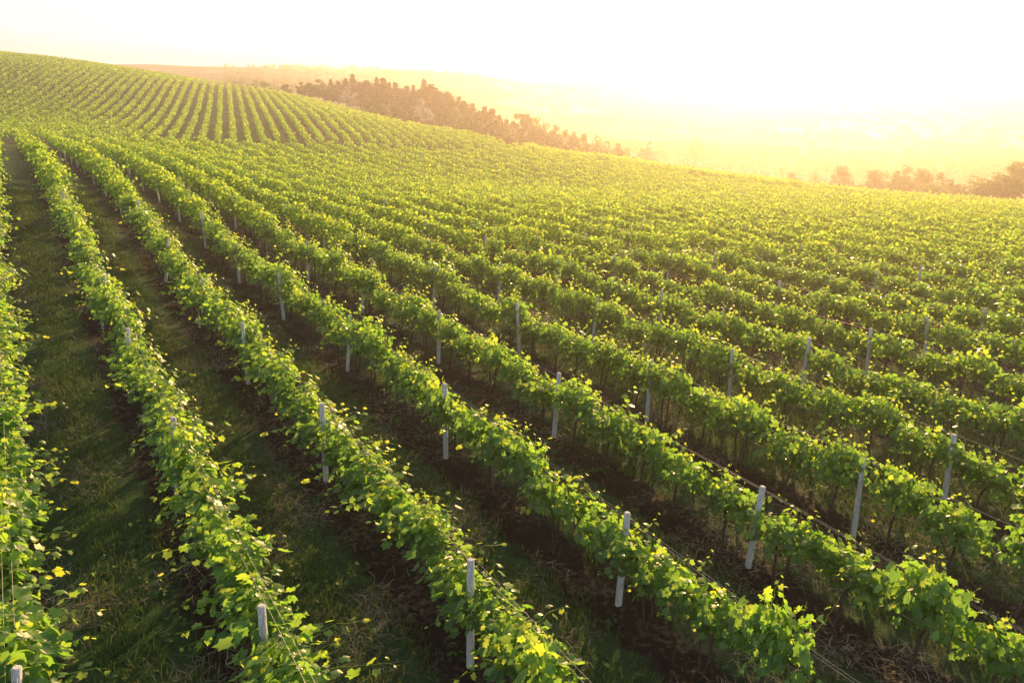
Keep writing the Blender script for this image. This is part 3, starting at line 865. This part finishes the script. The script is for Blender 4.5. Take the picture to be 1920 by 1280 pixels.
# far woods, hedges and orchards of the valley: a mass
T = Tris()
pts = []
for q in range(5200):
    u, d = rng.uniform(430, 2050), far(300 + 1600 * rng.random() ** .8)
    p = at(u, 250, d)
    cl = vnoise(np.array([p[0] / 60 + 50]), np.array([p[1] / 35 + 9]), 77)[0]
    if cl > .56 or rng.random() < .04: pts.append((p[0], p[1]))
for q in range(26):                                               # hedge lines between fields
    u, d = rng.uniform(950, 2000), far(rng.uniform(380, 1400))
    p = at(u, 250, d); a = rng.normal(.1, .25); L = rng.uniform(40, 150)
    for t in np.arange(0, L, 3.5): pts.append((p[0] + math.cos(a) * t + rng.normal(0, 1), p[1] + math.sin(a) * t + rng.normal(0, 1)))
pts = np.array(pts); zz = ground_z(pts[:, 0], pts[:, 1])
dd = pix(np.c_[pts, zz])[2]
k = (dd > 265) & ~((np.hypot(pts[:, 0] - at(1040, 212, far(1200))[0], pts[:, 1] - at(1040, 212, far(1200))[1]) < 40))
pts, zz, dd = pts[k], zz[k], dd[k]
n = len(pts); per = 26; idx = np.repeat(np.arange(n), per); N = n * per
hh = rng.uniform(2.2, 5.5, n); ww = hh * rng.uniform(.35, .6, n)
dv = norm(rng.normal(0, 1, (N, 3)))
pos = np.c_[pts, zz + hh * .5][idx] + dv * np.stack([ww[idx], ww[idx], hh[idx] * .5], -1) * (rng.random(N) ** .4)[:, None]
card_leaves(T, pos, dv + np.array([0, 0, .4]) + rng.normal(0, .3, (N, 3)), rng.uniform(.7, 1.6, N), np.repeat(rng.uniform(.1, .8, n), per) + rng.normal(0, .12, N))
tag(link('distant_woods', T.mesh('distant_woods', ['broad'])), 'hazy woods and hedges spread over the distant valley and ridges', 'woods', kind='stuff')

# ------------------------------------------------------------------ the town in the valley
def box(T, x0, x1, y0, y1, z0, z1, mi=0):
    V = [(x, y, z) for z in (z0, z1) for x, y in ((x0, y0), (x1, y0), (x1, y1), (x0, y1))]
    T.add(V, [(3, 2, 1, 0), (4, 5, 6, 7), (0, 1, 5, 4), (1, 2, 6, 5), (2, 3, 7, 6), (3, 0, 4, 7)], 0, mi)


def gable(T, hx, hy, z0, z1, o=.35):
    x, y = hx + o, hy + o
    V = [(-x, -y, z0), (x, -y, z0), (x, y, z0), (-x, y, z0), (-x, 0, z1), (x, 0, z1)]
    T.add(V, [(0, 1, 5, 4), (2, 3, 4, 5)]); T.add(V, [(0, 4, 3), (1, 2, 5), (0, 3, 2), (0, 2, 1)])


def house_meshes(hx, hy, h, rh, roof):
    W = Tris(); box(W, -hx, hx, -hy, hy, -1.5, h)
    Rf = Tris(); gable(Rf, hx, hy, h + .003, h + rh)
    return W.mesh('wall', ['house_wall']), Rf.mesh('roof', [roof])


HV = [house_meshes(5, 4, 3.2, 2.6, 'house_roof'), house_meshes(7, 4.5, 3.4, 2.8, 'pale_roof'), house_meshes(6, 4.2, 6.0, 2.8, 'house_roof'), house_meshes(11, 6, 4.5, 2.4, 'pale_roof')]


def house(u, v, d, lab, grp, var):
    p = at(u, v, far(d)); gz = float(ground_z(np.array([p[0]]), np.array([p[1]]))[0])
    e = link('house', None, loc=(p[0], p[1], gz), rot=(0, 0, rng.normal(0, .35)), scale=(rng.uniform(.55, .75),) * 3)
    tag(e, lab, 'house', grp)
    w, rf = HV[var]
    link('wall', w, e); link('roof', rf, e)


for q in range(34):
    house(rng.uniform(930, 1140), 205, rng.uniform(1080, 1500), 'tiny pale house among many alike around the white apartment block', 'houses around the white apartment block', int(rng.integers(4)))
for q in range(62):
    house(rng.uniform(1540, 1935), 240, rng.uniform(820, 1350), 'tiny pale house among many alike in the village on the right', 'houses of the hazy village on the right', int(rng.integers(4)))
# white apartment block with rows of windows, its long low annexe
p = at(1043, 209, far(1180)); gz = float(ground_z(np.array([p[0]]), np.array([p[1]]))[0])
e = link('apartment_block', None, loc=(p[0], p[1], gz), rot=(0, 0, .12), scale=(.58,) * 3)
tag(e, 'white multi storey apartment block with tall window bays in the hazy town', 'building')
T = Tris(); box(T, -18, 18, -7, 7, -3, 19); link('wall', T.mesh('wall', ['house_wall']), e)
T = Tris(); box(T, -18.4, 18.4, -7.4, 7.4, 19.003, 20); box(T, -3, 3, -3, 3, 20.003, 22); link('roof', T.mesh('roof', ['pale_roof']), e)
for x in np.arange(-16, 16.1, 3.2):
    T = Tris(); box(T, x - .9, x + .9, -7.12, -6.9, 1.2, 17.6); link('window_bay', T.mesh('window_bay', ['window']), e)
p = at(1082, 211, far(1170)); gz = float(ground_z(np.array([p[0]]), np.array([p[1]]))[0])
e = link('long_shed', None, loc=(p[0], p[1], gz), rot=(0, 0, .1), scale=(.58,) * 3); tag(e, 'long low white shed beside the apartment block', 'shed')
T = Tris(); box(T, -19, 19, -6, 6, -3, 4.5); link('wall', T.mesh('wall', ['house_wall']), e)
T = Tris(); gable(T, 19, 6, 4.503, 6.2); link('roof', T.mesh('roof', ['pale_roof']), e)
for u, v, d, lab in ((1012, 211, 1160, 'long white roofed shed left of the apartment block'), (1478, 243, 900, 'long bright roofed shed alone in the glowing valley'), (1655, 232, 1000, 'wide pale roofed hall above the village houses')):
    p = at(u, v, far(d)); gz = float(ground_z(np.array([p[0]]), np.array([p[1]]))[0])
    e = link('long_shed', None, loc=(p[0], p[1], gz), rot=(0, 0, rng.normal(0, .1)), scale=(.6,) * 3); tag(e, lab, 'shed')
    T = Tris(); box(T, -15, 15, -6, 6, -3, 4.2); link('wall', T.mesh('wall', ['house_wall']), e)
    T = Tris(); gable(T, 15, 6, 4.203, 6.5); link('roof', T.mesh('roof', ['pale_roof']), e)

# ------------------------------------------------------------------ haze: the lit evening air
m, nt_, out = new_mat('haze')
pvn = nt_.nodes.new('ShaderNodeVolumePrincipled')
pvn.inputs['Color'].default_value = (1.0, .87, .75, 1)
pvn.inputs['Density'].default_value = HAZE_DENSITY
pvn.inputs['Anisotropy'].default_value = HAZE_G
nt_.links.new(pvn.outputs[0], out.inputs['Volume'])
M['haze'] = m
zlo, zhi = float(GZ.min()) - 1.0, max(float(GZ.max()) + 4, 8.0)
T = Tris(); box(T, -1160, 1160, -1160, 1160, zlo, zhi)
h = link('haze', T.mesh('haze', ['haze'])); h.data.attributes.remove(h.data.attributes['tint'])
tag(h, 'thin warm evening haze over the vineyard and the valley', 'haze', kind='stuff')
print('faces', sum(len(o.data.polygons) for o in sc.objects if o.type == 'MESH'), 'zrange', zlo, zhi, 'vines', len(near), len(rest), len(hc), 'posts', len(sel), len(far_sel), 'woods', n)
